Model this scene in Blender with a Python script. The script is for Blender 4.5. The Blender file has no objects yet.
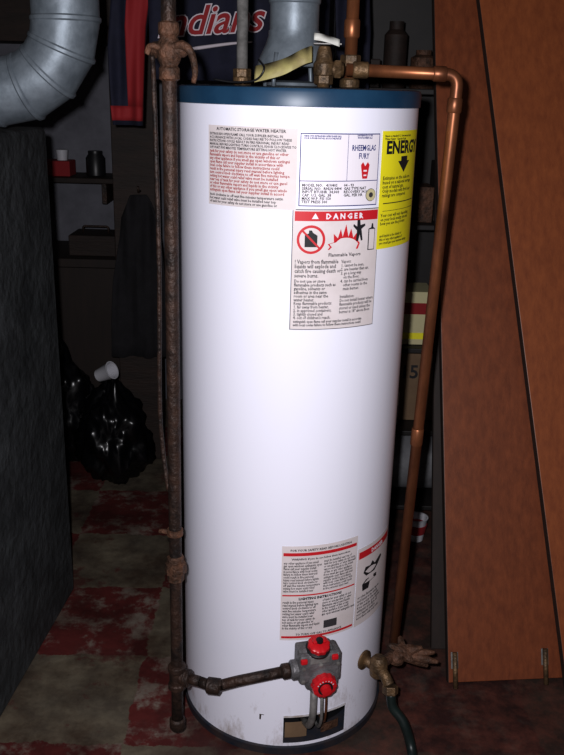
import bpy, math, random
from mathutils import Vector, Matrix, noise, Quaternion
random.seed(4)
COL=bpy.context.scene.collection
V=Vector
# ---------------------------------------------------------------- materials
def mat(name,c1,c2=None,scale=8,rough=.5,metal=0.,bump=0.,bscale=60,stretch=(1,1,1),lo=.35,hi=.65,spec=.5,detail=6,rot=(0,0,0)):
    m=bpy.data.materials.new(name);m.use_nodes=True
    nt=m.node_tree;N=nt.nodes;L=nt.links;b=N['Principled BSDF']
    b.inputs['Roughness'].default_value=rough;b.inputs['Metallic'].default_value=metal
    b.inputs['Specular IOR Level'].default_value=spec
    b.inputs['Base Color'].default_value=(*c1,1)
    tc=N.new('ShaderNodeTexCoord');mp=N.new('ShaderNodeMapping');mp.inputs['Scale'].default_value=stretch
    mp.inputs['Rotation'].default_value=rot
    L.new(tc.outputs['Object'],mp.inputs['Vector'])
    if c2:
        n=N.new('ShaderNodeTexNoise');n.inputs['Scale'].default_value=scale;n.inputs['Detail'].default_value=detail
        n.inputs['Roughness'].default_value=.65
        r=N.new('ShaderNodeValToRGB');r.color_ramp.elements[0].position=lo;r.color_ramp.elements[1].position=hi
        r.color_ramp.elements[0].color=(*c1,1);r.color_ramp.elements[1].color=(*c2,1)
        L.new(mp.outputs[0],n.inputs['Vector']);L.new(n.outputs['Fac'],r.inputs[0]);L.new(r.outputs[0],b.inputs['Base Color'])
    if bump:
        n=N.new('ShaderNodeTexNoise');n.inputs['Scale'].default_value=bscale;n.inputs['Detail'].default_value=5
        bp=N.new('ShaderNodeBump');bp.inputs['Strength'].default_value=bump;bp.inputs['Distance'].default_value=.01
        L.new(mp.outputs[0],n.inputs['Vector']);L.new(n.outputs['Fac'],bp.inputs['Height']);L.new(bp.outputs[0],b.inputs['Normal'])
    return m
def tank_mat():
    m=mat('tank_white_enamel',(.82,.82,.92),None,3,.30,spec=.35)
    nt=m.node_tree;N=nt.nodes;L=nt.links;b=N['Principled BSDF']
    tc=N.new('ShaderNodeTexCoord');sx=N.new('ShaderNodeSeparateXYZ');L.new(tc.outputs['Object'],sx.inputs[0])
    mr=N.new('ShaderNodeMapRange');mr.inputs['From Min'].default_value=.02;mr.inputs['From Max'].default_value=.30
    mr.inputs['To Min'].default_value=.10;mr.inputs['To Max'].default_value=-.14;L.new(sx.outputs[2],mr.inputs[0])
    n=N.new('ShaderNodeTexNoise');n.inputs['Scale'].default_value=9;n.inputs['Detail'].default_value=9;n.inputs['Roughness'].default_value=.75
    mp=N.new('ShaderNodeMapping');mp.inputs['Scale'].default_value=(1.5,1.5,.7);L.new(tc.outputs['Object'],mp.inputs[0]);L.new(mp.outputs[0],n.inputs['Vector'])
    ad=N.new('ShaderNodeMath');ad.operation='ADD';L.new(mr.outputs[0],ad.inputs[0]);L.new(n.outputs['Fac'],ad.inputs[1])
    r=N.new('ShaderNodeValToRGB');r.color_ramp.elements[0].position=.58;r.color_ramp.elements[1].position=.80
    r.color_ramp.elements[0].color=(.82,.82,.92,1);r.color_ramp.elements[1].color=(.36,.30,.27,1)
    L.new(ad.outputs[0],r.inputs[0]);L.new(r.outputs[0],b.inputs['Base Color'])
    return m
M={}
M['white']=tank_mat()
M['whitep']=mat('door_white_enamel',(.7,.7,.75),(.4,.35,.32),30,.4)
M['blue']=mat('cap_blue_paint',(.010,.045,.095),(.018,.065,.125),10,.4)
M['base']=mat('base_ring_dark',(.008,.016,.030),(.04,.03,.03),20,.5)
M['paper']=mat('label_paper',(.70,.64,.65),(.64,.58,.58),20,.6)
M['paperw']=mat('label_white',(.80,.76,.82),None,1,.5)
M['yellow']=mat('label_yellow',(.88,.80,.02),(.80,.72,.02),12,.55)
M['ink']=mat('ink_black',(.012,.012,.016),rough=.6)
M['inkg']=mat('ink_grey',(.05,.045,.05),rough=.6)
M['red']=mat('ink_red',(.55,.015,.025),rough=.55)
M['rust_t']=mat('ink_redtext',(.33,.04,.04),rough=.6)
M['navy']=mat('ink_navy',(.015,.025,.16),rough=.6)
M['iron']=mat('black_iron',(.013,.009,.008),(.060,.031,.021),24,.55,.3,.5,90)
M['copper']=mat('copper_aged',(.31,.12,.052),(.13,.048,.024),14,.40,.6,stretch=(1,1,.4))
M['brass']=mat('brass_dull',(.19,.115,.055),(.06,.040,.024),35,.5,.4,.4,90)
M['rust']=mat('rusty_brass',(.15,.07,.04),(.04,.022,.014),40,.65,.25,.6,120)
M['galv']=mat('galvanized_steel',(.13,.155,.18),(.22,.255,.29),20,.50,.35,.12,30)
M['galvd']=mat('galvanized_dull',(.30,.29,.28),(.14,.135,.13),30,.5,.35,.2,60)
M['cast']=mat('cast_aluminium',(.22,.21,.22),(.11,.11,.115),30,.5,.4,.3,120)
M['knob']=mat('knob_red_plastic',(.55,.012,.02),rough=.32)
M['blk']=mat('black_plastic',(.010,.010,.012),rough=.4)
M['hose']=mat('hose_dark_green',(.005,.011,.011),(.010,.020,.018),30,.42)
M['tagy']=mat('tag_yellow_paper',(.40,.36,.15),(.26,.21,.10),25,.6)
M['tagw']=mat('tag_white_paper',(.6,.6,.56),rough=.6)
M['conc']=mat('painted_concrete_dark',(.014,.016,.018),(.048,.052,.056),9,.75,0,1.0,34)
M['panel']=mat('panel_redbrown_wood',(.225,.064,.023),(.130,.034,.013),5,.46,0,.05,40,stretch=(14,14,1.1),lo=.3,hi=.75)
M['panel2']=mat('panel_orange_wood',(.29,.088,.029),(.19,.052,.019),5,.46,0,.05,40,stretch=(14,14,1.1),lo=.3,hi=.75)
M['paneld']=mat('panel_dark_wood',(.014,.008,.006),(.022,.012,.009),5,.7,stretch=(10,10,1))
M['pedge']=mat('panel_edge',(.03,.015,.010),(.015,.008,.006),30,.7)
M['brown']=mat('dark_brown_wood',(.026,.013,.009),(.013,.007,.005),6,.7,0,.2,30,stretch=(1,6,6))
M['wall']=mat('wall_paint_grey',(.19,.19,.22),(.11,.11,.13),4,.85,0,.2,40)
M['wallb']=mat('wall_dark_block',(.03,.027,.027),(.05,.044,.044),5,.85,0,.4,30)
M['ceil']=mat('ceiling_dark_joist',(.04,.028,.02),(.025,.017,.015),6,.8)
M['jn']=mat('jersey_navy',(.005,.006,.020),(.009,.010,.030),40,.85)
M['jr']=mat('jersey_red',(.26,.011,.015),rough=.8)
M['jw']=mat('jersey_white',(.55,.50,.54),rough=.8)
M['bag']=mat('garbage_bag_black',(.003,.003,.004),rough=.28)
M['cloth']=mat('dark_cloth',(.006,.005,.007),(.011,.010,.013),20,.9,0,.3,40)
M['card']=mat('cardboard',(.20,.13,.075),(.16,.10,.06),15,.8)
M['cream']=mat('box_cream',(.55,.50,.30),rough=.7)
M['shelf']=mat('shelf_dark_steel',(.014,.011,.011),(.009,.007,.007),20,.6)
M['grey']=mat('vinyl_grey',(.20,.20,.21),(.13,.13,.14),18,.6)
M['plw']=mat('plastic_white',(.58,.58,.62),rough=.4)
M['plb']=mat('plastic_blue',(.02,.06,.25),rough=.4)

def floor_mat():
    m=bpy.data.materials.new('floor_checker_tiles');m.use_nodes=True
    nt=m.node_tree;N=nt.nodes;L=nt.links;b=N['Principled BSDF'];b.inputs['Roughness'].default_value=.65
    tc=N.new('ShaderNodeTexCoord')
    nw=N.new('ShaderNodeTexNoise');nw.inputs['Scale'].default_value=13;nw.inputs['Detail'].default_value=8;nw.inputs['Roughness'].default_value=.7;L.new(tc.outputs['Object'],nw.inputs['Vector'])
    sb=N.new('ShaderNodeVectorMath');sb.operation='SUBTRACT';sb.inputs[1].default_value=(.5,.5,.5);L.new(nw.outputs['Color'],sb.inputs[0])
    sc=N.new('ShaderNodeVectorMath');sc.operation='SCALE';sc.inputs['Scale'].default_value=.055;L.new(sb.outputs[0],sc.inputs[0])
    av=N.new('ShaderNodeVectorMath');av.operation='ADD';L.new(tc.outputs['Object'],av.inputs[0]);L.new(sc.outputs[0],av.inputs[1])
    mp=N.new('ShaderNodeMapping');mp.inputs['Location'].default_value=(.63/.305+21,-1.79/.305+20,.5);mp.inputs['Scale'].default_value=(1/.305,1/.305,0)
    L.new(av.outputs[0],mp.inputs['Vector'])
    ck=N.new('ShaderNodeTexChecker');ck.inputs['Scale'].default_value=1
    L.new(mp.outputs[0],ck.inputs['Vector'])
    def nz(s,lo,hi,c1,c2,d=8,ro=.7):
        n=N.new('ShaderNodeTexNoise');n.inputs['Scale'].default_value=s;n.inputs['Detail'].default_value=d;n.inputs['Roughness'].default_value=ro
        r=N.new('ShaderNodeValToRGB');e=r.color_ramp.elements;e[0].position=lo;e[1].position=hi;e[0].color=(*c1,1);e[1].color=(*c2,1)
        L.new(tc.outputs['Object'],n.inputs['Vector']);L.new(n.outputs['Fac'],r.inputs[0]);return r
    red=nz(10,.50,.60,(.115,.018,.016),(.22,.18,.15))
    bei=nz(7,.35,.68,(.20,.17,.12),(.075,.060,.046))
    mx=N.new('ShaderNodeMixRGB');L.new(ck.outputs['Fac'],mx.inputs[0]);L.new(bei.outputs[0],mx.inputs[1]);L.new(red.outputs[0],mx.inputs[2])
    # red paint smears crossing the tiles
    sm=nz(6.3,.56,.62,(0,0,0),(1,1,1));mm=N.new('ShaderNodeMixRGB');mm.inputs[2].default_value=(.10,.020,.018,1)
    sk=N.new('ShaderNodeMath');sk.operation='MULTIPLY';sk.inputs[1].default_value=.75;L.new(sm.outputs[0],sk.inputs[0]);L.new(sk.outputs[0],mm.inputs[0]);L.new(mx.outputs[0],mm.inputs[1])
    dr=nz(4.5,.40,.62,(1,1,1),(.30,.20,.17))
    m2=N.new('ShaderNodeMixRGB');m2.blend_type='MULTIPLY';m2.inputs[0].default_value=.85
    L.new(mm.outputs[0],m2.inputs[1]);L.new(dr.outputs[0],m2.inputs[2])
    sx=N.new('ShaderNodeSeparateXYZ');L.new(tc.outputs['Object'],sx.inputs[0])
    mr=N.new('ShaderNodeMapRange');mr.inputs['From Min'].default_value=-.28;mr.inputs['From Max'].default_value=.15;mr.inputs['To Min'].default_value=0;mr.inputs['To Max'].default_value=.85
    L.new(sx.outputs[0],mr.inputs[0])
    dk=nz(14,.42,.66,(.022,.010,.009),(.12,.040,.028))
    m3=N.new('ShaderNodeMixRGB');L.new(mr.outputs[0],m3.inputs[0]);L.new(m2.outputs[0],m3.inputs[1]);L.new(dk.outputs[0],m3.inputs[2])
    L.new(m3.outputs[0],b.inputs['Base Color'])
    n=N.new('ShaderNodeTexNoise');n.inputs['Scale'].default_value=30;bp=N.new('ShaderNodeBump');bp.inputs['Strength'].default_value=.25;bp.inputs['Distance'].default_value=.01
    L.new(tc.outputs['Object'],n.inputs['Vector']);L.new(n.outputs[0],bp.inputs['Height']);L.new(bp.outputs[0],b.inputs['Normal'])
    return m
# ---------------------------------------------------------------- geometry helpers
def group(name,loc=(0,0,0)):
    e=bpy.data.objects.new(name,None);e.location=loc;e.empty_display_size=.05;COL.objects.link(e);return e
def add(name,vs,fs,m,parent=None,smooth=False,bevel=0,mats=None,solid=0):
    me=bpy.data.meshes.new(name);me.from_pydata([tuple(v) for v in vs],[],fs);me.update()
    me.materials.append(M[m] if isinstance(m,str) else m)
    o=bpy.data.objects.new(name,me);COL.objects.link(o)
    if smooth:
        for p in me.polygons:p.use_smooth=True
    if bevel:
        b=o.modifiers.new('bevel','BEVEL');b.width=bevel;b.segments=2;b.limit_method='ANGLE'
    if solid:
        s=o.modifiers.new('solid','SOLIDIFY');s.thickness=solid
    if parent:
        o.parent=parent;o.matrix_parent_inverse=Matrix.Translation(-parent.location)
    return o
def box(name,a,b,m,parent=None,bevel=.003,X=None):
    vs=[V((x,y,z)) for x in(a[0],b[0]) for y in(a[1],b[1]) for z in(a[2],b[2])]
    if X is not None: vs=[X@v for v in vs]
    fs=[(0,1,3,2),(4,6,7,5),(0,4,5,1),(2,3,7,6),(0,2,6,4),(1,5,7,3)]
    return add(name,vs,fs,m,parent,bevel=bevel)
def frame(d):
    d=V(d).normalized();return d.to_track_quat('Z','Y').to_matrix().to_4x4()
def lathe(name,prof,m,parent=None,loc=(0,0,0),axis=(0,0,1),n=48,X=None,smooth=True,lobes=None):
    T=Matrix.Translation(V(loc))@frame(axis) if X is None else X@Matrix.Translation(V(loc))@frame(axis)
    vs=[];fs=[];k=len(prof)
    for i in range(n):
        t=2*math.pi*i/n
        for r,z in prof:
            rr=r*(1+lobes[1]*math.cos(lobes[0]*t)) if lobes else r
            vs.append(T@V((rr*math.cos(t),rr*math.sin(t),z)))
    for i in range(n):
        j=(i+1)%n
        for q in range(k-1): fs.append((i*k+q,j*k+q,j*k+q+1,i*k+q+1))
    if prof[0][0]>1e-6: fs.append(tuple(reversed([i*k for i in range(n)])))
    if prof[-1][0]>1e-6: fs.append(tuple([i*k+k-1 for i in range(n)]))
    o=add(name,vs,fs,m,parent)
    if smooth:
        me=o.data
        for p in me.polygons:p.use_smooth=len(p.vertices)==4
        try: me.set_sharp_from_angle(angle=math.radians(35))
        except Exception: pass
    return o
def catmull(pts,s=8):
    P=[V(p) for p in pts];P=[P[0]*2-P[1]]+P+[P[-1]*2-P[-2]];out=[]
    for i in range(1,len(P)-2):
        for k in range(s):
            t=k/s;a,b,c,d=P[i-1:i+3]
            out.append(.5*((2*b)+(c-a)*t+(2*a-5*b+4*c-d)*t*t+(3*b-a-3*c+d)*t**3))
    out.append(P[-2]);return out
def tube(name,pts,r,m,parent=None,n=16,smooth=False,caps=True):
    P=catmull(pts) if smooth else [V(p) for p in pts]
    R_=list(r) if isinstance(r,(list,tuple)) else [r]*len(P)
    if len(R_)!=len(P):
        q=[]
        for i in range(len(P)):
            t=i/(len(P)-1)*(len(R_)-1);a=min(int(t),len(R_)-2);q.append(R_[a]+(R_[a+1]-R_[a])*(t-a))
        R_=q
    up=None;vs=[];fs=[]
    for i,p in enumerate(P):
        t=(P[min(i+1,len(P)-1)]-P[max(i-1,0)]).normalized()
        if up is None: up=t.orthogonal().normalized()
        else: up=(up-t*up.dot(t)).normalized()
        s=t.cross(up)
        for j in range(n):
            a=2*math.pi*j/n;vs.append(p+(up*math.cos(a)+s*math.sin(a))*R_[i])
    for i in range(len(P)-1):
        for j in range(n):
            j2=(j+1)%n;fs.append((i*n+j,i*n+j2,(i+1)*n+j2,(i+1)*n+j))
    if caps: fs.append(tuple(reversed(range(n))));fs.append(tuple((len(P)-1)*n+j for j in range(n)))
    o=add(name,vs,fs,m,parent)
    for p in o.data.polygons:p.use_smooth=len(p.vertices)==4
    return o
def rounded(pts,r,s=6):
    P=[V(p) for p in pts];out=[P[0]]
    for i in range(1,len(P)-1):
        a=(P[i-1]-P[i]).normalized();b=(P[i+1]-P[i]).normalized()
        A=P[i]+a*r;B=P[i]+b*r
        for k in range(s+1):
            t=k/s;out.append(A*(1-t)**2+P[i]*2*t*(1-t)+B*t*t)
    out.append(P[-1]);return out
def hexnut(name,loc,r,h,m,parent,axis=(0,0,1)):
    return lathe(name,[(r*.92,-h/2),(r,-h/2+.002),(r,h/2-.002),(r*.92,h/2)],m,parent,loc,axis,n=6,smooth=False)

# ---------------------------------------------------------------- water heater
X0,Y0,R=.018,1.70,.227
TOP=1.356
wh=group('water_heater',(X0,Y0,0))
D=math.radians
door=(D(1),D(37),.028,.098)
ths=sorted(set([D(a) for a in range(-180,180,3)]+[door[0],door[1]]))
zs=[.016,.028,.098,.2,.45,.7,.95,1.2,TOP-.028]
vs=[];fs=[]
for z in zs:
    for t in ths: vs.append((X0+R*math.sin(t),Y0-R*math.cos(t),z))
n=len(ths)
for i in range(len(zs)-1):
    for j in range(n):
        a=ths[j];j2=(j+1)%n
        if i==1 and a>=door[0]-1e-6 and a<door[1]-1e-6: continue
        fs.append((i*n+j,i*n+j2,(i+1)*n+j2,(i+1)*n+j))
add('tank_shell',vs,fs,'white',wh,smooth=True)
lathe('burner_chamber',[(R-.05,.02),(R-.05,.16)],'blk',wh,(X0,Y0,0))
lathe('base_ring',[(R-.012,0),(R+.004,0),(R+.005,.018),(R+.0005,.020)],'base',wh,(X0,Y0,0),n=96)
lathe('cap',[(R+.0005,TOP-.031),(R+.003,TOP-.030),(R+.0035,TOP-.008),(R+.001,TOP-.002),(R-.006,TOP),(R-.02,TOP-.003),(.0,TOP-.002)],'blue',wh,(X0,Y0,0),n=96)
def cyl(x,z,t0,r): 
    t=t0+x/R
    return V((X0+r*math.sin(t),Y0-r*math.cos(t),z))
def patch(name,t0,z0,w,h,m,parent,off=.0006,nx=None):
    nx=nx or max(2,int(w/.006));vs=[];fs=[]
    for i in range(nx+1):
        x=w*i/nx
        vs.append(cyl(x,z0,t0,R+off));vs.append(cyl(x,z0+h,t0,R+off))
    for i in range(nx): fs.append((2*i,2*i+2,2*i+3,2*i+1))
    return add(name,vs,fs,m,parent)
def poly(name,pts,t0,z0,m,parent,off=.0013):
    vs=[cyl(x,z0+y,t0,R+off) for x,y in pts]
    return add(name,vs,[tuple(range(len(pts)))],m,parent)
def text(name,s,t0,x,z,size,m,parent,off=.0013,align='LEFT',sx=1.,bold=0,lead=1.,shear=0,res=1):
    cu=bpy.data.curves.new(name,'FONT');cu.body=s;cu.size=size;cu.align_x=align;cu.resolution_u=res
    cu.space_line=lead;cu.offset=bold+.00016;cu.shear=shear
    tmp=bpy.data.objects.new(name+'_t',cu);COL.objects.link(tmp)
    dg=bpy.context.evaluated_depsgraph_get();ev=tmp.evaluated_get(dg);me=bpy.data.meshes.new_from_object(ev)
    vs=[cyl(x+v.co.x*sx,z+v.co.y,t0,R+off) for v in me.vertices]
    fs=[tuple(p.vertices) for p in me.polygons]
    bpy.data.objects.remove(tmp)
    return add(name,vs,fs,m,parent)
WORDS='for your safety do not store or use gasoline or other flammable vapors and liquids in the vicinity of this or any other appliance if you smell gas open windows extinguish open flame call your supplier install in accordance with local codes failure to follow these instructions could result in fire personal injury read manual before lighting turn control knob clockwise to off wait five minutes temperature setting hot water scald relief valve must be installed near top of tank'.split()
def para(cols,lines,caps=False,seed=1):
    rnd=random.Random(seed);out=[]
    k=rnd.randrange(len(WORDS))
    for _ in range(lines):
        s=''
        while len(s)<cols-4: s+=WORDS[k%len(WORDS)]+' ';k+=1
        out.append(s.strip()[:cols])
    t='\n'.join(out);return t.upper() if caps else t
# label 1
w=R*D(43.0);t0=D(-43.4)
patch('label_info',t0,1.156,w,.135,'paper',wh)
text('label_info_head','AUTOMATIC STORAGE WATER HEATER',t0,w/2,1.283,.0072,'ink',wh,align='CENTER')
text('label_info_text_a',para(56,5,True,3),t0,.004,1.275,.0058,'inkg',wh,sx=.90,lead=.98)
text('label_info_text_b',para(58,12,False,5),t0,.004,1.246,.0070,'rust_t',wh,sx=.92,lead=.86)
text('label_info_text_c',para(58,3,False,9),t0,.004,1.172,.0066,'inkg',wh,sx=.92,lead=.9)
# label 2
w=R*D(37.4);t0=D(.6)
patch('label_rating',t0,1.163,w,.121,'navy',wh,.0005)
patch('label_rating_inner',t0+.0016/R,1.1646,w-.0032,.1178,'paperw',wh,.0009)
patch('label_rating_rule',t0+.0016/R,1.205,w-.0032,.0012,'navy',wh,.0012)
patch('label_rating_vrule',t0+w*.56/R,1.206,.0007,.076,'navy',wh,.0012)
text('label_rating_name','RHEEMGLAS\nFURY',t0,w*.775,1.256,.0135,'navy',wh,align='CENTER',bold=.0001,sx=.66,off=.0014)
poly('label_rating_logo',[(w*.8-.009,1.232),(w*.8-.005,1.209),(w*.8+.005,1.209),(w*.8+.009,1.232),(w*.8+.005,1.237),(w*.8,1.230),(w*.8-.005,1.237)],t0,0,'red',wh)
poly('label_rating_logo_cut',[(w*.8-.0035,1.221),(w*.8+.0035,1.221),(w*.8+.0035,1.2238),(w*.8-.0035,1.2238)],t0,0,'paperw',wh,.0017)
poly('label_rating_logo_cut_b',[(w*.8-.003,1.2135),(w*.8+.003,1.2135),(w*.8+.003,1.216),(w*.8-.003,1.216)],t0,0,'paperw',wh,.0017)
text('label_rating_small','SAN FRANCISCO USA\nMONTGOMERY ALA',t0,w*.78,1.2795,.0038,'navy',wh,align='CENTER',sx=.85)
text('label_rating_rows','MODEL NO.   41V40S\nSERIAL NO.  RHLN 0494\nINPUT BTU/HR  34,000\nCAP. U.S. GAL  38\nMAX W.P. PSI 150\nTEST PRESS 300',t0,.005,1.1965,.0066,'ink',wh,lead=.85)
text('label_rating_rows_b','04 - 93\nGAS TYPE NAT\nRECOVERY 34.3\nGAL. PER HR',t0,w*.53,1.1965,.0066,'ink',wh,lead=.85)
text('label_rating_top',para(36,2,True,8),t0,.006,1.278,.0036,'navy',wh,sx=.9)
ring20=[2*math.pi*i/20 for i in range(20)]
poly('label_rating_seal',[(w*.90+.011*math.cos(a),.011*math.sin(a)) for a in ring20],t0,1.181,'ink',wh,.0014)
poly('label_rating_seal_in',[(w*.90+.0102*math.cos(a),.0102*math.sin(a)) for a in ring20],t0,1.181,'cream',wh,.0018)
poly('label_rating_seal_core',[(w*.90+.0045*math.cos(a),.0045*math.sin(a)) for a in ring20],t0,1.181,'inkg',wh,.0022)
# label 3 : danger
w=R*D(42.0);t0=D(-1.8)
patch('label_danger',t0,.944,w,.214,'ink',wh,.0005)
patch('label_danger_paper',t0+.0012/R,.9452,w-.0024,.2116,'paper',wh,.0009)
patch('label_danger_bar',t0+.004/R,1.138,w-.008,.0165,'red',wh,.0012)
text('label_danger_word','D A N G E R',t0,w*.56,1.1418,.0130,'paperw',wh,off=.0018,align='CENTER',bold=.0004)
poly('label_danger_tri',[(w*.20,1.1418),(w*.20+.012,1.1418),(w*.20+.006,1.1518)],t0,0,'paperw',wh,.0018)
cx,cz=w*.20,1.106
ring=[2*math.pi*i/28 for i in range(28)]
vs=[cyl(cx+.025*math.cos(a),cz+.025*math.sin(a),t0,R+.0014) for a in ring]+[cyl(cx+.0205*math.cos(a),cz+.0205*math.sin(a),t0,R+.0014) for a in ring]
add('label_danger_ring',vs,[(i,(i+1)%28,28+(i+1)%28,28+i) for i in range(28)],'red',wh)
poly('label_danger_can',[(cx-.011,cz-.013),(cx+.011,cz-.013),(cx+.011,cz+.007),(cx+.003,cz+.012),(cx+.001,cz+.016),(cx-.004,cz+.016),(cx-.004,cz+.011),(cx-.011,cz+.008)],t0,0,'ink',wh,.0012)
poly('label_danger_slash',[(cx-.0165,cz+.014),(cx-.014,cz+.0165),(cx+.0165,cz-.014),(cx+.014,cz-.0165)],t0,0,'red',wh,.0018)
fx=w*.38;fl=[(0,-.018),(.058,-.018),(.062,-.008),(.056,-.002),(.054,.010),(.048,.002),(.043,.018),(.038,.004),(.033,.026),(.027,.004),(.023,.018),(.018,.002),(.010,.010),(.011,-.005),(0,-.008),(.004,-.013)]
def earpoly(name,pts,t0,z0,m,parent,off):
    from mathutils.geometry import tessellate_polygon
    tri=tessellate_polygon([[V((x,y,0)) for x,y in pts]])
    return add(name,[cyl(x,z0+y,t0,R+off) for x,y in pts],[tuple(t) for t in tri],m,parent)
earpoly('label_danger_flames',[(fx+x,1.106+y) for x,y in fl],t0,0,'red',wh,.0013)
earpoly('label_danger_person',[(w*.70+x*1.15,1.118+y*1.15) for x,y in[(0,-.014),(.004,-.014),(.006,-.004),(.009,-.014),(.012,-.013),(.009,.004),(.016,.009),(.015,.012),(.007,.010),(.006,.018),(.001,.018),(.001,.008),(-.005,.012),(-.006,.009),(.001,.002)]],t0,0,'ink',wh,.0018)
poly('label_danger_heater',[(w*.90+x,1.104+y) for x,y in[(-.007,-.020),(.008,-.020),(.008,.018),(.004,.020),(.003,.027),(.000,.027),(-.001,.020),(-.007,.018)]],t0,0,'ink',wh,.0012)
poly('label_danger_heater_in',[(w*.90+x,1.104+y) for x,y in[(-.0055,-.0185),(.0065,-.0185),(.0065,.017),(-.0055,.017)]],t0,0,'paper',wh,.0018)
text('label_danger_vap','Flammable Vapors',t0,w*.58,1.076,.0085,'ink',wh,align='CENTER')
text('label_danger_l1','! Vapors from flammable\nliquids will explode and\ncatch fire causing death or\nsevere burns.',t0,.006,1.064,.0098,'ink',wh,sx=.80,lead=.84)
text('label_danger_l2','Do not use or store\nflammable products such as\ngasoline, solvents or\nadhesives in the same\nroom or area near the\nwater heater.',t0,.006,1.030,.0082,'ink',wh,sx=.82,lead=.82)
text('label_danger_l3','Keep flammable products:\n1. far away from heater,\n2. in approved containers,\n3. tightly closed and\n4. out of children\'s reach.',t0,.006,.990,.0080,'inkg',wh,sx=.82,lead=.82)
text('label_danger_r','Vapors:\n1. cannot be seen,\n2. are heavier than air,\n3. go a long way\n   on the floor,\n4. can be carried from\n   other rooms to the\n   main burner.\n\nInstallation:\nDo not install heater where\nflammable products will be\nstored or used unless the\nburner is 18" above floor.',t0,w*.54,1.064,.0080,'inkg',wh,sx=.80,lead=.88)
text('label_danger_f',para(60,2,False,4),t0,.006,.957,.0070,'ink',wh,sx=.80,lead=.9)
# label 4 : energy guide
w=R*D(35);t0=D(39.5)
patch('label_energy',t0,1.083,w,.205,'yellow',wh,.0011)
text('label_energy_head','ENERGY',t0,w*.5,1.250,.030,'ink',wh,off=.0017,align='CENTER',bold=.0010,sx=1.05,res=3)
poly('label_energy_arrow',[(w*.5+x,1.232+y) for x,y in[(-.012,.012),(.012,.012),(.012,.004),(.022,.004),(0,-.016),(-.022,.004),(-.012,.004)]],t0,0,'ink',wh,.0017)
text('label_energy_t1','Based on standard U.S. Government tests\nWater Heater   Capacity 63 gal',t0,.006,1.278,.0050,'ink',wh,off=.0017)
text('label_energy_t2','Estimates on the scale are\nbased on a national average\ncost of natural gas.\nOnly models with first hour\nratings are compared.',t0,.006,1.205,.0088,'ink',wh,off=.0017,lead=.85)
patch('label_energy_rule',t0+.01/R,1.163,w-.02,.0016,'ink',wh,.0017)
patch('label_energy_rule_b',t0+.01/R,1.150,w-.02,.0008,'ink',wh,.0017)
text('label_energy_t3','Your cost will vary depending\non your local energy rate and\nhow you use the product.',t0,.006,1.140,.0080,'ink',wh,off=.0017,lead=.9)
text('label_energy_ig',para(34,3,False,14),t0,.006,1.104,.0064,'ink',wh,off=.0017)
# label 5 : lighting instructions lower
w=R*D(41.5);t0=D(-2.3)
patch('label_lighting',t0,.287,w,.217,'paper',wh,.0006)
patch('label_lighting_bar_a',t0+.003/R,.482,w-.006,.007,'red',wh,.001)
text('label_lighting_head','FOR YOUR SAFETY READ BEFORE LIGHTING',t0,w/2,.4925,.0066,'ink',wh,align='CENTER')
text('label_lighting_warn','WARNING: If you do not follow these instructions',t0,w/2,.473,.0060,'ink',wh,align='CENTER')
text('label_lighting_a',para(33,11,False,21),t0,.004,.464,.0076,'inkg',wh,sx=.72,lead=.84)
text('label_lighting_b',para(33,11,False,33),t0,w*.52,.464,.0076,'inkg',wh,sx=.72,lead=.84)
patch('label_lighting_bar_b',t0+.003/R,.391,w-.006,.003,'red',wh,.001)
text('label_lighting_h2','LIGHTING INSTRUCTIONS',t0,w/2,.382,.0078,'ink',wh,align='CENTER',bold=.0002)
text('label_lighting_c',para(33,10,False,41),t0,.004,.374,.0080,'ink',wh,sx=.70,lead=.84)
text('label_lighting_d',para(33,6,False,53),t0,w*.52,.374,.0080,'ink',wh,sx=.70,lead=.84)
patch('label_lighting_box',t0+(w*.55)/R,.309,.03,.018,'inkg',wh,.001)
patch('label_lighting_bar_c',t0+.003/R,.292,w-.006,.005,'red',wh,.001)
text('label_lighting_h3','TO TURN OFF GAS TO APPLIANCE',t0,w/2,.2985,.0064,'ink',wh,align='CENTER')
# label 6 : scald danger
w=R*D(34);t0=D(39.8)
patch('label_scald',t0,.285,w,.185,'paper',wh,.0006)
patch('label_scald_bar',t0+.004/R,.445,w-.008,.016,'red',wh,.001)
text('label_scald_word','DANGER',t0,w/2,.4485,.012,'paperw',wh,align='CENTER',bold=.0004,off=.0015)
earpoly('label_scald_hand',[(.03+x,.408+y) for x,y in[(0,-.01),(.03,-.01),(.045,.0),(.06,.012),(.055,.018),(.03,.008),(.02,.018),(.012,.010),(-.004,.012),(-.01,0)]],t0,0,'ink',wh,.0013)
earpoly('label_scald_tap',[(.03+x,.375+y) for x,y in[(-.01,-.01),(.01,-.01),(.014,.004),(.04,.006),(.04,.014),(0,.014),(-.012,.006)]],t0,0,'ink',wh,.0013)
text('label_scald_txt',para(28,7,False,66),t0,.006,.350,.0092,'inkg',wh,sx=.8,lead=.9)

def TF(th,z): 
    t=D(th);return Matrix.Translation((X0+R*math.sin(t),Y0-R*math.cos(t),z))@Matrix.Rotation(t,4,'Z')
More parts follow.
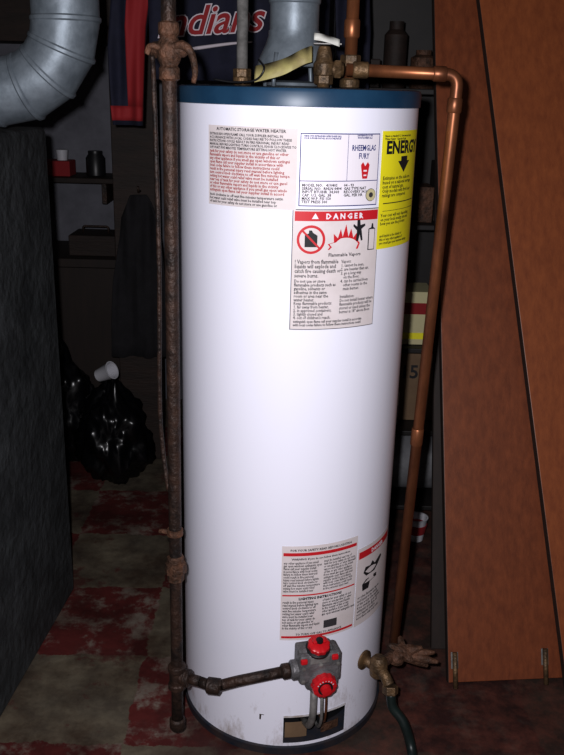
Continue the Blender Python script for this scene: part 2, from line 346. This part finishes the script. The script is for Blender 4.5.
# gas control valve
G=TF(15,.260)
box('gas_valve_neck',(-.018,-.02,-.018),(.018,.01,.018),'cast',wh,X=G)
box('gas_valve_body',(-.044,-.060,-.036),(.044,-.014,.032),'cast',wh,.007,G)
box('gas_valve_shoulder',(-.044,-.048,.020),(.030,-.016,.038),'cast',wh,.005,G)
box('gas_valve_lower_body',(-.028,-.056,-.054),(.038,-.016,-.032),'cast',wh,.006,G)
lathe('gas_valve_inlet_boss',[(.016,0),(.020,.003),(.020,.014),(.016,.018)],'cast',wh,(-.040,-.038,-.012),(-1,0,0),X=G,n=24)
lathe('gas_valve_cock_base',[(.025,0),(.025,.005),(.019,.008)],'blk',wh,(-.002,-.042,.033),(0,-.35,1),X=G)
lathe('gas_valve_cock_knob',[(.0,.0),(.021,.0),(.0225,.003),(.0215,.010),(.017,.013),(0,.013)],'knob',wh,(-.002,-.045,.040),(0,-.35,1),X=G,lobes=(10,.035),n=60)
box('gas_valve_cock_grip',(-.016,-.055,.053),(.012,-.043,.060),'knob',wh,.003,G)
lathe('cock_knob_hub',[(.008,0),(.007,.004),(0,.005)],'blk',wh,(-.002,-.0505,.0575),(0,-.35,1),X=G,n=16)
box('gas_valve_red_tab_a',(-.042,-.064,.014),(-.028,-.055,.026),'knob',wh,.003,G)
box('gas_valve_red_tab_b',(.022,-.064,.016),(.036,-.055,.028),'knob',wh,.003,G)
lathe('thermostat_bezel',[(.031,0),(.031,.004),(.026,.006)],'cast',wh,(.006,-.056,-.036),(0,-1,-.10),X=G)
lathe('thermostat_dial',[(0,.0),(.0255,.0),(.0265,.004),(.0245,.015),(.019,.018),(0,.018)],'knob',wh,(.006,-.060,-.036),(0,-1,-.05),X=G,lobes=(12,.03),n=72)
lathe('thermostat_hub',[(.012,0),(.010,.010),(0,.011)],'knob',wh,(.006,-.077,-.037),(0,-1,-.05),X=G)
lathe('thermostat_ring',[(.0155,0),(.0155,.0012),(.0135,.0014),(.0,.0014)],'blk',wh,(.006,-.0772,-.037),(0,-1,-.05),X=G)
for i in range(7):
    a=D(-60+i*20);lathe('dial_mark_%d'%i,[(.0016,0),(.0016,.001),(0,.0012)],'plw',wh,(.006+.0178*math.sin(a),-.0778,-.037+.0178*math.cos(a)),(0,-1,-.05),X=G,n=8)
for i,(x,z) in enumerate([(-.036,.004),(.036,.006),(-.036,-.026),(.0,.008)]):
    lathe('valve_screw_%d'%i,[(.0045,0),(.0045,.003),(0,.004)],'galvd',wh,(x,-.060,z),(0,-1,0),X=G,n=12)
box('valve_nameplate',(-.022,-.0615,.012),(.018,-.0598,.026),'galvd',wh,.001,G)
Gp=lambda x,y,z:G@V((x,y,z))
tube('main_burner_tube',rounded([Gp(-.004,-.035,-.050),Gp(-.004,-.035,-.14),Gp(-.004,-.012,-.184),Gp(-.004,.05,-.207)],.02),.0075,'galvd',wh)
tube('pilot_tube',rounded([Gp(.014,-.030,-.050),Gp(.016,-.034,-.15),Gp(.018,-.01,-.194),Gp(.018,.05,-.199)],.02),.0035,'galvd',wh,n=10)
tube('thermocouple_lead',rounded([Gp(.026,-.026,-.050),Gp(.026,-.03,-.14),Gp(.03,-.01,-.184),Gp(.03,.05,-.194)],.02),.0025,'copper',wh,n=8)
for i,x in enumerate((-.004,.014,.026)):
    hexnut('tube_nut_%d'%i,Gp(x,-.033 if i<2 else -.027,-.060),.010 if i==0 else .006,.014,'brass',wh)
patch('door_lip',door[0],.095,R*(door[1]-door[0]),.005,'whitep',wh,.002)
patch('inner_door',D(2),.028,R*D(13),.040,'card',wh,-.016)
patch('inner_door_b',D(24),.028,R*D(12),.022,'rust',wh,-.016)
lathe('burner',[(0,.0),(.09,.0),(.10,.01),(.08,.02),(0,.025)],'iron',wh,(X0,Y0-.03,.05))
poly('paint_chip',[(0,0),(.003,0),(.004,.012),(.010,.012),(.010,.0135),(.0,.0135)],D(-12),.085,'iron',wh,.0008)
brp=rounded([(-.150,1.445,.2015),(-.120,1.435,.198),(-.085,1.43,.215),(Gp(-.056,-.038,-.012))],.02)
tube('gas_inlet_pipe',brp,.0108,'iron',wh,n=20)
lathe('gas_inlet_elbow',[(.012,0),(.0165,.003),(.0165,.028),(.012,.031)],'iron',wh,(-.138,1.44,.1985),(1,-.15,.0),n=20)
lathe('valve_end_nut',[(.012,0),(.0155,.003),(.0155,.016),(.012,.019)],'iron',wh,tuple(Gp(-.076,-.038,-.013)),tuple(G.to_3x3()@V((1,0,.05))),n=20)
# water pipes at the top (separate objects)
def riser(px,m1,rr,top=2.298):
    g=group('water_pipe',(px,1.70,TOP))
    tube('riser',[(px,1.70,TOP+.001),(px,1.70,top)],rr,m1,g,n=20)
    lathe('collar',[(rr+.004,0),(rr+.007,.002),(rr+.007,.014),(rr+.003,.018)],'brass',g,(px,1.70,TOP+.001))
    return g
g=riser(-.090,'galvd',.0105)
hexnut('union',(-.09,1.70,1.378),.017,.018,'brass',g)
g=riser(.113,'copper',.0118)
hexnut('union',(.113,1.70,1.405),.019,.022,'brass',g)
lathe('sleeve',[(.0128,0),(.0148,.003),(.0148,.03),(.0128,.033)],'copper',g,(.113,1.70,1.445),n=24)
# draft hood + flue
fl=group('flue_pipe',(.008,1.70,TOP))
FX=.006
lathe('draft_hood_bell',[(.066,1.392),(.068,1.394),(.065,1.405),(.053,1.430),(.048,1.445),(.0475,1.455)],'galv',fl,(FX,1.70,0),n=64)
lathe('draft_hood_base',[(.045,TOP+.001),(.050,TOP+.003),(.048,TOP+.008),(.030,TOP+.012)],'galv',fl,(FX,1.70,0))
for i,a in enumerate((-120,-10,60,140)):
    c,s=math.cos(D(a)),math.sin(D(a))
    tube('hood_leg_%d'%i,[(FX+.070*c,1.70+.070*s,TOP+.001),(FX+.070*c,1.70+.070*s,1.37),(FX+.062*c,1.70+.062*s,1.415)],.004,'galv',fl,n=8)
prof=[(.0455,1.447),(.0455,1.50),(.048,1.503),(.0485,1.512),(.046,1.516),(.0465,1.527),(.049,1.530),(.049,1.536),(.0455,1.54),(.0455,1.75),(.0475,1.752),(.0475,1.76),(.045,1.765),(.045,2.298)]
lathe('flue_pipe_tube',prof,'galv',fl,(FX,1.70,0),n=64)
# T&P relief valve
RX,RY=.060,1.605
tp=group('relief_valve',(RX,RY,TOP))
tube('relief_stem',[(RX,RY,TOP+.001),(RX,RY,1.38)],.011,'brass',tp)
hexnut('relief_hex',(RX,RY,1.370),.017,.016,'brass',tp)
lathe('relief_body',[(.010,1.374),(.018,1.378),(.019,1.396),(.015,1.402),(.013,1.415),(.010,1.425),(.004,1.427)],'brass',tp,(RX,RY,0),n=32)
tube('relief_outlet',[(RX,RY,1.388),(.094,1.610,1.388)],.0125,'brass',tp)
hexnut('relief_outlet_hex',(.084,1.609,1.388),.017,.012,'brass',tp,(1,.1,0))
box('relief_lever',(RX-.020,RY-.007,1.428),(RX+.030,RY+.007,1.431),'galvd',tp,.001)
def ribbon(name,pts,wd,m,parent,up=(0,.3,1)):
    P=catmull(pts,6);vs=[];fs=[];u=V(up).normalized()
    for i,p in enumerate(P):
        k=math.sin(i*.7)*.25;vs+=[p-u*wd/2+V((0,k*.01,0)),p+u*wd/2+V((0,-k*.01,0))]
    for i in range(len(P)-1): fs.append((2*i,2*i+2,2*i+3,2*i+1))
    return add(name,vs,fs,m,parent,smooth=True,solid=.0006)
wt=group('warning_tag',(0,1.57,1.39))
ribbon('tag_sheet',[(-.062,1.585,1.376),(-.040,1.578,1.381),(-.012,1.572,1.389),(.010,1.573,1.400),(.026,1.578,1.408),(.038,1.582,1.412)],.034,'tagy',wt,(0,.6,.8))
ribbon('white_tag',[(.040,1.578,1.440),(.060,1.575,1.437),(.085,1.580,1.430)],.014,'tagw',tp,(0,.5,.8))
tube('tag_wire',[(-.135,1.60,1.366),(-.10,1.59,1.362),(-.06,1.575,1.366),(-.045,1.57,1.385),(-.055,1.59,1.400)],.0018,'blk',wt,n=6,smooth=True)
# copper discharge pipe
cp_=group('copper_discharge_pipe',(.3,1.61,0))
tube('copper_run',rounded([(.100,1.612,1.388),(.300,1.61,1.384),(.268,1.63,.165)],.022,8),.0108,'copper',cp_,n=24)
lathe('elbow_cup_a',[(.0120,0),(.0134,.002),(.0134,.022),(.0120,.024)],'copper',cp_,(.255,1.61,1.385),(1,0,-.02),n=24)
lathe('elbow_cup_b',[(.0120,0),(.0134,.002),(.0134,.024),(.0120,.026)],'copper',cp_,(.2985,1.611,1.345),(-.026,.016,-1),n=24)
lathe('coupling_top',[(.0125,0),(.0142,.002),(.0142,.026),(.0125,.028)],'brass',cp_,(.112,1.612,1.388),(1,0,0),n=24)
lathe('coupling_mid',[(.0115,0),(.0125,.002),(.0125,.035),(.0115,.037)],'copper',cp_,(.2815,1.6215,.70),(-.026,.016,-1),n=24)
# drain faucet (part of heater)
df=wh
T=TF(50,.185)
tp_=lambda x,y,z:T@V((x,y,z))
tube('faucet_shank',[tp_(0,.004,0),tp_(0,-.030,0)],.012,'brass',df)
lathe('faucet_flange',[(.022,0),(.022,.004),(.014,.008)],'brass',df,(0,-.001,0),(0,-1,0),X=T)
lathe('faucet_body',[(.010,-.022),(.018,-.018),(.020,0),(.018,.018),(.012,.026)],'brass',df,(0,-.04,0),(0,0,1),X=T,n=24)
tube('faucet_spout',[tp_(0,-.04,0),tp_(-.008,-.062,-.006),tp_(-.010,-.075,-.020)],.012,'brass',df,smooth=True)
tube('faucet_arm',[tp_(0,-.04,.004),tp_(.04,-.045,.006),tp_(.085,-.05,.0)],[.012,.011,.013,.016],'rust',df,smooth=True)
lathe('faucet_bonnet',[(.014,0),(.019,.004),(.018,.014),(.012,.020),(.007,.028)],'rust',df,tuple(tp_(.05,-.05,-.004)),(.15,-.3,1),n=20)
lathe('faucet_wheel',[(0,-.003),(.020,-.004),(.024,0),(.020,.003),(0,.004)],'rust',df,tuple(tp_(.060,-.060,.022)),(.2,-.45,.9),lobes=(5,.35),n=60)
a=tp_(.070,-.05,.002)
for i,(dx,dz,dy) in enumerate([(.072,.012,-.01),(.080,-.006,-.02),(.060,-.024,-.01),(.045,.024,-.01)]):
    b=a+V((dx,dy,dz))
    tube('rusty_prong_%d'%i,[a,(a+b)/2+V((0,-.004,.003)),b],[.014,.012,.009,.004],'rust',df,n=10,smooth=True)
# hose
ho=group('garden_hose',(.25,1.47,0))
hexnut('hose_coupling',tp_(-.010,-.079,-.031),.017,.018,'brass',ho,(0,-.3,-1))
hp=tp_(-.010,-.081,-.040)
tube('hose_tube',[hp,hp+V((.006,-.006,-.03)),(hp.x+.030,hp.y-.02,.085),(hp.x+.048,hp.y-.045,.03),(.290,1.33,.0125),(.34,1.15,.0125),(.42,.95,.0125),(.55,.80,.0125)],.0105,'hose',ho,smooth=True)
# ---------------------------------------------------------------- gas pipe on left
gp=group('gas_pipe',(-.2,1.46,0))
PX,PY=-.198,1.46
tube('vertical_pipe',[(-.193,PY,2.298),(-.195,PY,1.40),(-.199,PY,.46),(-.200,PY,.20),(-.201,PY,.085)],.0122,'iron',gp,n=24)
lathe('drip_cap',[(.014,0),(.0165,.004),(.0165,.022),(.013,.026)],'iron',gp,(-.201,PY,.072),n=24)
lathe('tee_body',[(.014,0),(.0185,.003),(.0185,.012),(.016,.015),(.016,.043),(.0185,.046),(.0185,.055),(.014,.058)],'iron',gp,(-.2,PY,.173),n=24)
lathe('tee_branch',[(.014,0),(.016,.016),(.0185,.018),(.0185,.028),(.013,.03)],'iron',gp,(-.2,PY,.203),(1,-.3,0),n=24)
tube('tee_nipple',[(-.175,1.453,.203),(-.152,1.446,.2018)],.0108,'iron',gp,n=20)
lathe('union_body',[(.013,-.030),(.017,-.027),(.017,-.012),(.021,-.010),(.022,0),(.021,.010),(.017,.012),(.017,.024),(.013,.027)],'rust',gp,(-.199,PY,.458),n=8)
lathe('cock_body',[(.013,-.045),(.017,-.042),(.017,-.026),(.014,-.022),(.019,-.012),(.021,0),(.019,.012),(.014,.022),(.017,.026),(.017,.042),(.013,.045)],'rust',gp,(-.195,PY,1.405),n=20)
lathe('cock_plug',[(.009,-.032),(.013,-.026),(.013,.026),(.009,.032),(.004,.034)],'rust',gp,(-.195,PY,1.408),(1,-.35,.05),n=20)
tube('cock_lever',[(-.19,PY-.012,1.412),(-.168,PY-.02,1.413),(-.156,PY-.022,1.400),(-.151,PY-.022,1.375),(-.154,PY-.02,1.358)],[.006,.007,.006,.005,.004],'rust',gp,n=10,smooth=True)
tube('cock_tab',[(-.20,PY-.01,1.408),(-.222,PY-.012,1.412),(-.229,PY-.01,1.40)],.005,'rust',gp,n=10,smooth=True)
tube('thin_gas_tube',[(-.222,PY,1.398),(-.222,PY+.01,1.34),(-.220,PY+.01,1.05),(-.226,PY+.02,.80),(-.222,PY+.02,.70),(-.212,PY+.01,.62)],.0042,'iron',gp,n=10,smooth=True)
lathe('pipe_clamp',[(.013,0),(.016,.001),(.016,.012),(.013,.013)],'rust',gp,(-.199,PY,.53),n=20)
tube('clamp_ear',[(-.205,PY,.536),(-.230,PY,.538)],.005,'rust',gp,n=8)

# ---------------------------------------------------------------- room
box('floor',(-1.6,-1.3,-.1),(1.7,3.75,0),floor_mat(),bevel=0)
box('ceiling',(-1.6,-1.3,2.3),(1.7,3.75,2.4),'ceil',bevel=0)
box('wall_back',(-1.6,3.65,0),(1.7,3.75,2.3),'wall',bevel=0)
box('wall_left',(-1.7,-1.3,0),(-1.6,3.75,2.3),'wallb',bevel=0)
box('wall_right',(1.7,-1.3,0),(1.8,3.75,2.3),'wallb',bevel=0)
box('wall_front',(-1.6,-1.4,0),(1.7,-1.3,2.3),'wallb',bevel=0)
pier=[(-1.58,.95),(-.655,.95),(-.569,2.08),(-1.58,2.08)]
vs=[V((x,y,z)) for z in (0,1.255) for x,y in pier]
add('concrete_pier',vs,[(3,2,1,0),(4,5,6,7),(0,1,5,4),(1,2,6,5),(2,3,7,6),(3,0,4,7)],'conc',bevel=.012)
# duct
du=group('galvanized_duct',(-.6,1.8,1.34))
DZ=1.334;RD=.066
bc=V((-.580,1.80,DZ+.138));rb=.138
pts=[(-1.59,1.8,DZ),(-.90,1.8,DZ),(-.62,1.8,DZ)]
for k in range(5):
    a=math.pi/2*k/4;pts.append(bc+V((rb*math.sin(a),0,-rb*math.cos(a))))
pts+=[(-.442,1.8,DZ+.2),(-.442,1.8,2.298)]
o=tube('duct_body',pts,RD,'galv',du,n=48)
try:o.data.set_sharp_from_angle(angle=D(15))
except Exception:pass
for i,k in enumerate([0,1,2,3,4]):
    a=math.pi/2*k/4;p=bc+V((rb*math.sin(a),0,-rb*math.cos(a)));t=(math.cos(a),0,math.sin(a))
    lathe('duct_seam_%d'%i,[(RD,-.006),(RD+.003,-.003),(RD+.003,.003),(RD,.006)],'galv',du,tuple(p),t,n=48)
lathe('duct_crimp',[(RD,-.02),(RD+.0035,-.015),(RD+.0035,.012),(RD+.002,.016),(RD,.02)],'galv',du,(-.70,1.8,DZ),(1,0,0))
# ---------------------------------------------------------------- jersey
je=group('baseball_jersey',(-.22,2.4,1.9))
def cloth(name,rows,m,parent,y=2.4,amp=.008,nx=14,fr=38,off=0):
    vs=[];fs=[]
    for z,xl,xr in rows:
        for i in range(nx+1):
            x=xl+(xr-xl)*i/nx
            vs.append((x,y+off+amp*math.sin(fr*x+z*6)+amp*.5*math.sin(fr*2.3*x-z*9),z))
    for r in range(len(rows)-1):
        for i in range(nx): a=r*(nx+1)+i;fs.append((a,a+1,a+nx+2,a+nx+1))
    return add(name,vs,fs,m,parent,smooth=True,solid=.004)
def lerp_rows(keys,n=16):
    out=[]
    for k in range(len(keys)-1):
        a,b=keys[k],keys[k+1]
        for i in range(n): t=i/n;out.append(tuple(a[j]+(b[j]-a[j])*t for j in range(3)))
    out.append(keys[-1]);return out
cloth('jersey_body',lerp_rows([(1.37,-.37,.10),(1.60,-.375,.10),(1.80,-.36,.10),(1.90,-.30,.03),(1.93,-.20,-.07)],6),'jn',je,nx=30)
cloth('jersey_sleeve_left',lerp_rows([(1.25,-.475,-.395),(1.45,-.485,-.385),(1.70,-.46,-.36),(1.86,-.40,-.30)],6),'jn',je,off=.012,amp=.010,fr=70)
cloth('jersey_sleeve_stripe',lerp_rows([(1.262,-.476,-.394),(1.30,-.478,-.392)],3),'jr',je,off=.004,amp=.010,fr=70)
cloth('jersey_sleeve_piping',lerp_rows([(1.30,-.435,-.392),(1.50,-.435,-.382),(1.70,-.41,-.355)],6),'jr',je,off=.003,amp=.010,fr=70)
cloth('jersey_sleeve_right',lerp_rows([(1.30,.13,.21),(1.50,.12,.21),(1.70,.10,.19),(1.86,.03,.13)],6),'jn',je,off=.012,amp=.010,fr=70)
def flat_text(name,s,loc,size,m,parent,bold=0,shear=0,rot=0,ext=.001,sx=1):
    cu=bpy.data.curves.new(name,'FONT');cu.body=s;cu.size=size;cu.offset=bold;cu.shear=shear;cu.extrude=ext;cu.align_x='CENTER';cu.resolution_u=4
    tmp=bpy.data.objects.new(name+'_t',cu);COL.objects.link(tmp)
    dg=bpy.context.evaluated_depsgraph_get();me=bpy.data.meshes.new_from_object(tmp.evaluated_get(dg))
    T=Matrix.Translation(V(loc))@Matrix.Rotation(rot,4,'Y')@Matrix.Rotation(math.pi/2,4,'X')@Matrix.Diagonal((sx,1,1,1))
    vs=[T@v.co for v in me.vertices];fs=[tuple(p.vertices) for p in me.polygons];bpy.data.objects.remove(tmp)
    return add(name,vs,fs,m,parent)
flat_text('jersey_script_outline','Indians',(-.212,2.380,1.486),.098,'jw',je,bold=.0045,shear=.4,rot=-.08)
flat_text('jersey_script','Indians',(-.212,2.377,1.486),.098,'jr',je,bold=.0012,shear=.4,rot=-.08)
tube('jersey_script_tail',[(-.10,2.379,1.468),(-.16,2.379,1.462),(-.24,2.379,1.450),(-.30,2.379,1.440)],[.002,.004,.005,.002],'jw',je,n=8,smooth=True)
tube('hanger',[(-.33,2.4,1.88),(-.135,2.4,1.955),(-.135,2.4,1.975)],.004,'galvd',je,n=8)
tube('hanger_b',[(.06,2.4,1.88),(-.135,2.4,1.955)],.004,'galvd',je,n=8)
cr=group('clothes_rod',(-.3,2.4,1.99))
tube('rod',[(-1.1,2.4,1.99),(.3,2.4,1.99)],.014,'brown',cr)
for i,x in enumerate((-1.0,.25)): tube('rod_strap_%d'%i,[(x,2.4,1.97),(x,2.4,2.298)],.008,'iron',cr,n=8)

# ---------------------------------------------------------------- left background
box('wood_beam',(-1.58,3.40,1.50),(-.30,3.64,1.75),'brown')
box('wood_post',(-.60,2.98,0),(-.455,3.10,2.298),'brown')
sh=group('wall_shelf',(-.85,3.5,1.0))
box('shelf_board',(-1.15,3.40,.985),(-.66,3.64,1.005),'brown',sh)
for i,x in enumerate((-1.08,-.74)):
    box('shelf_bracket_%d'%i,(x,3.45,.90),(x+.02,3.64,.984),'iron',sh)
bx=group('tissue_box',(-.9,3.5,1.0))
box('box_body',(-.975,3.44,1.006),(-.86,3.54,1.065),'jr',bx)
lathe('box_cup',[(.02,0),(.024,.04),(.020,.042)],'plw',bx,(-.90,3.49,1.065))
jr_=group('glass_jar',(-.78,3.5,1.0))
lathe('jar_body',[(.034,0),(.038,.004),(.038,.07),(.028,.085),(.028,.098),(0,.1)],'blk',jr_,(-.77,3.5,1.0055))
cb=group('low_cabinet',(-.85,3.4,0))
box('cabinet_carcass',(-1.30,3.22,0),(-.62,3.62,.72),'paneld',cb)
for i,x in enumerate((-1.28,-.95)): box('cabinet_door_%d'%i,(x,3.20,.04),(x+.31,3.219,.69),'paneld',cb)
cs=group('toolbox',(-.74,3.35,.72))
box('toolbox_body',(-.84,3.28,.721),(-.66,3.45,.80),'brown',cs);tube('toolbox_handle',rounded([(-.80,3.36,.80),(-.80,3.36,.825),(-.70,3.36,.825),(-.70,3.36,.80)],.01),.004,'iron',cs,n=8)
def bag(name,c,s,seed,m='bag'):
    import bmesh
    bm=bmesh.new();bmesh.ops.create_icosphere(bm,subdivisions=5,radius=1)
    for v in bm.verts:
        p=v.co.copy();d=noise.noise(p*2.2+V((seed,0,0)))*.28+abs(noise.noise(p*5+V((0,seed,0))))*.20+noise.noise(p*11)*.04
        q=p*(1+d)
        if p.z>.6: q.x*=1-(p.z-.6)*1.6;q.y*=1-(p.z-.6)*1.6;q.z+=(p.z-.6)*.5
        v.co=V((c[0]+q.x*s[0],c[1]+q.y*s[1],max(.002,c[2]+q.z*s[2])))
    me=bpy.data.meshes.new(name);bm.to_mesh(me);bm.free();me.materials.append(M[m])
    for p in me.polygons:p.use_smooth=True
    o=bpy.data.objects.new(name,me);COL.objects.link(o);return o
bag('garbage_bag',(-.84,2.98,.19),(.14,.12,.22),1)
bag('garbage_bag',(-.60,2.82,.15),(.12,.10,.18),5)
ct=group('hanging_coat',(-.5,2.95,.9))
rows=lerp_rows([(.42,-.62,-.40),(.70,-.60,-.42),(.92,-.57,-.44),(1.0,-.53,-.48)],6)
cloth('coat_body',rows,'cloth',ct,y=2.945,amp=.014,fr=60)
tube('coat_hook',[(-.505,2.975,1.01),(-.505,2.94,1.01),(-.505,2.93,1.03)],.004,'iron',ct,n=8)
cu=group('paper_cup',(-.61,2.80,.40))
lathe('cup_body',[(.022,0),(.030,.06),(.032,.063),(.028,.063),(.020,.004),(0,.003)],'plw',cu,(-.635,2.79,.398),(.8,-.35,.45))
# ---------------------------------------------------------------- right storage shelf
ss=group('storage_shelf',(.55,2.7,0))
SX0,SX1,SY0,SY1=.14,1.10,2.52,2.92
for i,(x,y) in enumerate([(SX0,SY0),(SX1-.03,SY0),(SX0,SY1-.03),(SX1-.03,SY1-.03)]): box('post_%d'%i,(x,y,0),(x+.03,y+.03,2.05),'shelf',ss)
for i,z in enumerate((.06,.325,.60,.98,1.36,1.80)): box('shelf_%d'%i,(SX0,SY0+.002,z-.012),(SX1,SY1,z+.004),'shelf',ss)
box('shelf_back',(SX0,SY1,.0),(SX1,SY1+.006,2.05),'shelf',ss)
zc=.604
b1=group('snack_box',(.40,2.65,zc));box('box_body',(.315,2.56,zc+.001),(.46,2.70,zc+.17),'cream',b1)
box('box_band',(.3145,2.558,zc+.10),(.4605,2.60,zc+.135),'jr',b1,0);box('box_band_b',(.3145,2.558,zc+.02),(.4605,2.60,zc+.04),'yellow',b1,0)
b2=group('cardboard_box',(.38,2.62,.33));box('carton',(.325,2.615,.330),(.62,2.86,.575),'card',b2)
flat_text('carton_print','415',(.395,2.612,.478),.062,'ink',b2,bold=.001)
b3=group('spray_can',(.34,2.57,.33));lathe('can_body',[(.026,0),(.028,.003),(.028,.11),(.022,.125),(.012,.13)],'plw',b3,(.350,2.575,.3295));lathe('can_band',[(.0285,.02),(.0288,.021),(.0288,.07),(.0285,.071)],'plb',b3,(.350,2.575,.3295))
rl=group('carpet_roll',(.5,2.65,.15));tube('roll',[(.20,2.65,.185),(1.0,2.65,.185)],.105,'grey',rl,n=40)
tube('roll_core',[(.197,2.65,.185),(1.003,2.65,.185)],.04,'card',rl,n=24)
c2=group('plastic_tub',(.45,2.45,0));lathe('tub_body',[(.024,0),(.034,.075),(.036,.078),(.031,.078),(.022,.004),(0,.003)],'plw',c2,(.440,2.42,0));lathe('tub_band',[(.0285,.025),(.0345,.055),(.0335,.056)],'jr',c2,(.440,2.42,0))
cols=['jr','plb','brown','card','jn','rust','paneld','jr']
bk=group('stored_goods',(.5,2.7,1.36))
rnd=random.Random(9);k=0
for z in (.984,1.364):
    x=.18
    while x<1.0:
        wd=rnd.uniform(.04,.08);h=rnd.uniform(.07,.22);y=rnd.uniform(2.56,2.62);jar=rnd.random()<.35
        if jar: lathe('jar_%d'%k,[(wd*.45,0),(wd*.48,.004),(wd*.48,h*.8),(wd*.3,h*.88),(wd*.3,h)],cols[rnd.choice([2,3,5,2])],bk,(x+wd/2,y+.04,z+.0005),n=24)
        else:
            c_=cols[rnd.choice([0,2,2,4,5,2])]
            if z>1.2 and .34<x<.52: c_='jr' if k%2 else 'card'
            box('pack_%d'%k,(x,y,z+.0005),(x+wd,y+.12,z+h),c_,bk)
        x+=wd+.01;k+=1
# ---------------------------------------------------------------- leaning panels
def board(name,x0,x1,y0,m,skew=0.,yaw=0.,L=2.10,lean=.392,th=.018,pins=()):
    g=group(name,(x0,y0,0));a=math.atan(lean)
    T=Matrix.Translation((x0,y0,0))@Matrix.Rotation(yaw,4,'Z')@Matrix.Rotation(-a,4,'X')@Matrix.Rotation(-skew,4,'Y')
    z0=.012
    box('sheet',(0,0,z0),(x1-x0,th,L),m,g,.0015,T)
    box('edge_strip',(-.0015,-.0005,z0),(.0,th+.0005,L),'pedge',g,0,T)
    for i,x in enumerate(pins):
        tube('pin_%d'%i,[T@V((x,-.006,.0)),T@V((x,-.006,.085))],.006,'brass',g,n=12)
        box('pin_plate_%d'%i,(x-.009,-.003,.045),(x+.009,.0,.085),'galvd',g,.001,T)
    return g
board('wood_panel',.420,1.08,1.70,'panel',yaw=D(6),pins=(.015,.24))
board('wood_panel',.700,1.30,1.675,'panel2',skew=D(6),yaw=D(6),L=2.0)
board('wood_panel',.40,.95,1.83,'paneld',skew=D(1),L=1.95,lean=.33)
# ---------------------------------------------------------------- camera + light
cam=bpy.data.cameras.new('camera');co=bpy.data.objects.new('camera',cam);COL.objects.link(co)
p=math.atan(.3376);cp,sp=math.cos(p),math.sin(p);s=.0258;c=math.sqrt(1-s*s)
Rm=Matrix(((c,-s,0),(s*sp,c*sp,-cp),(s*cp,c*cp,sp)))
co.matrix_world=Matrix.Translation((0,0,1.35))@Rm.to_4x4()
cam.sensor_fit='HORIZONTAL';cam.sensor_width=36;cam.lens=850/564*36;cam.clip_start=.05
bpy.context.scene.camera=co
fl_=bpy.data.lights.new('camera_flash','POINT');fl_.energy=118;fl_.shadow_soft_size=.014;fl_.color=(.98,.965,1.0)
lo=bpy.data.objects.new('camera_flash',fl_);lo.location=(-.045,0.02,1.385);COL.objects.link(lo)
w=bpy.data.worlds.new('world');bpy.context.scene.world=w;w.use_nodes=True
w.node_tree.nodes['Background'].inputs[0].default_value=(.5,.55,.65,1);w.node_tree.nodes['Background'].inputs[1].default_value=.01
bpy.context.scene.view_settings.view_transform='Standard'
bpy.context.scene.view_settings.gamma=.87
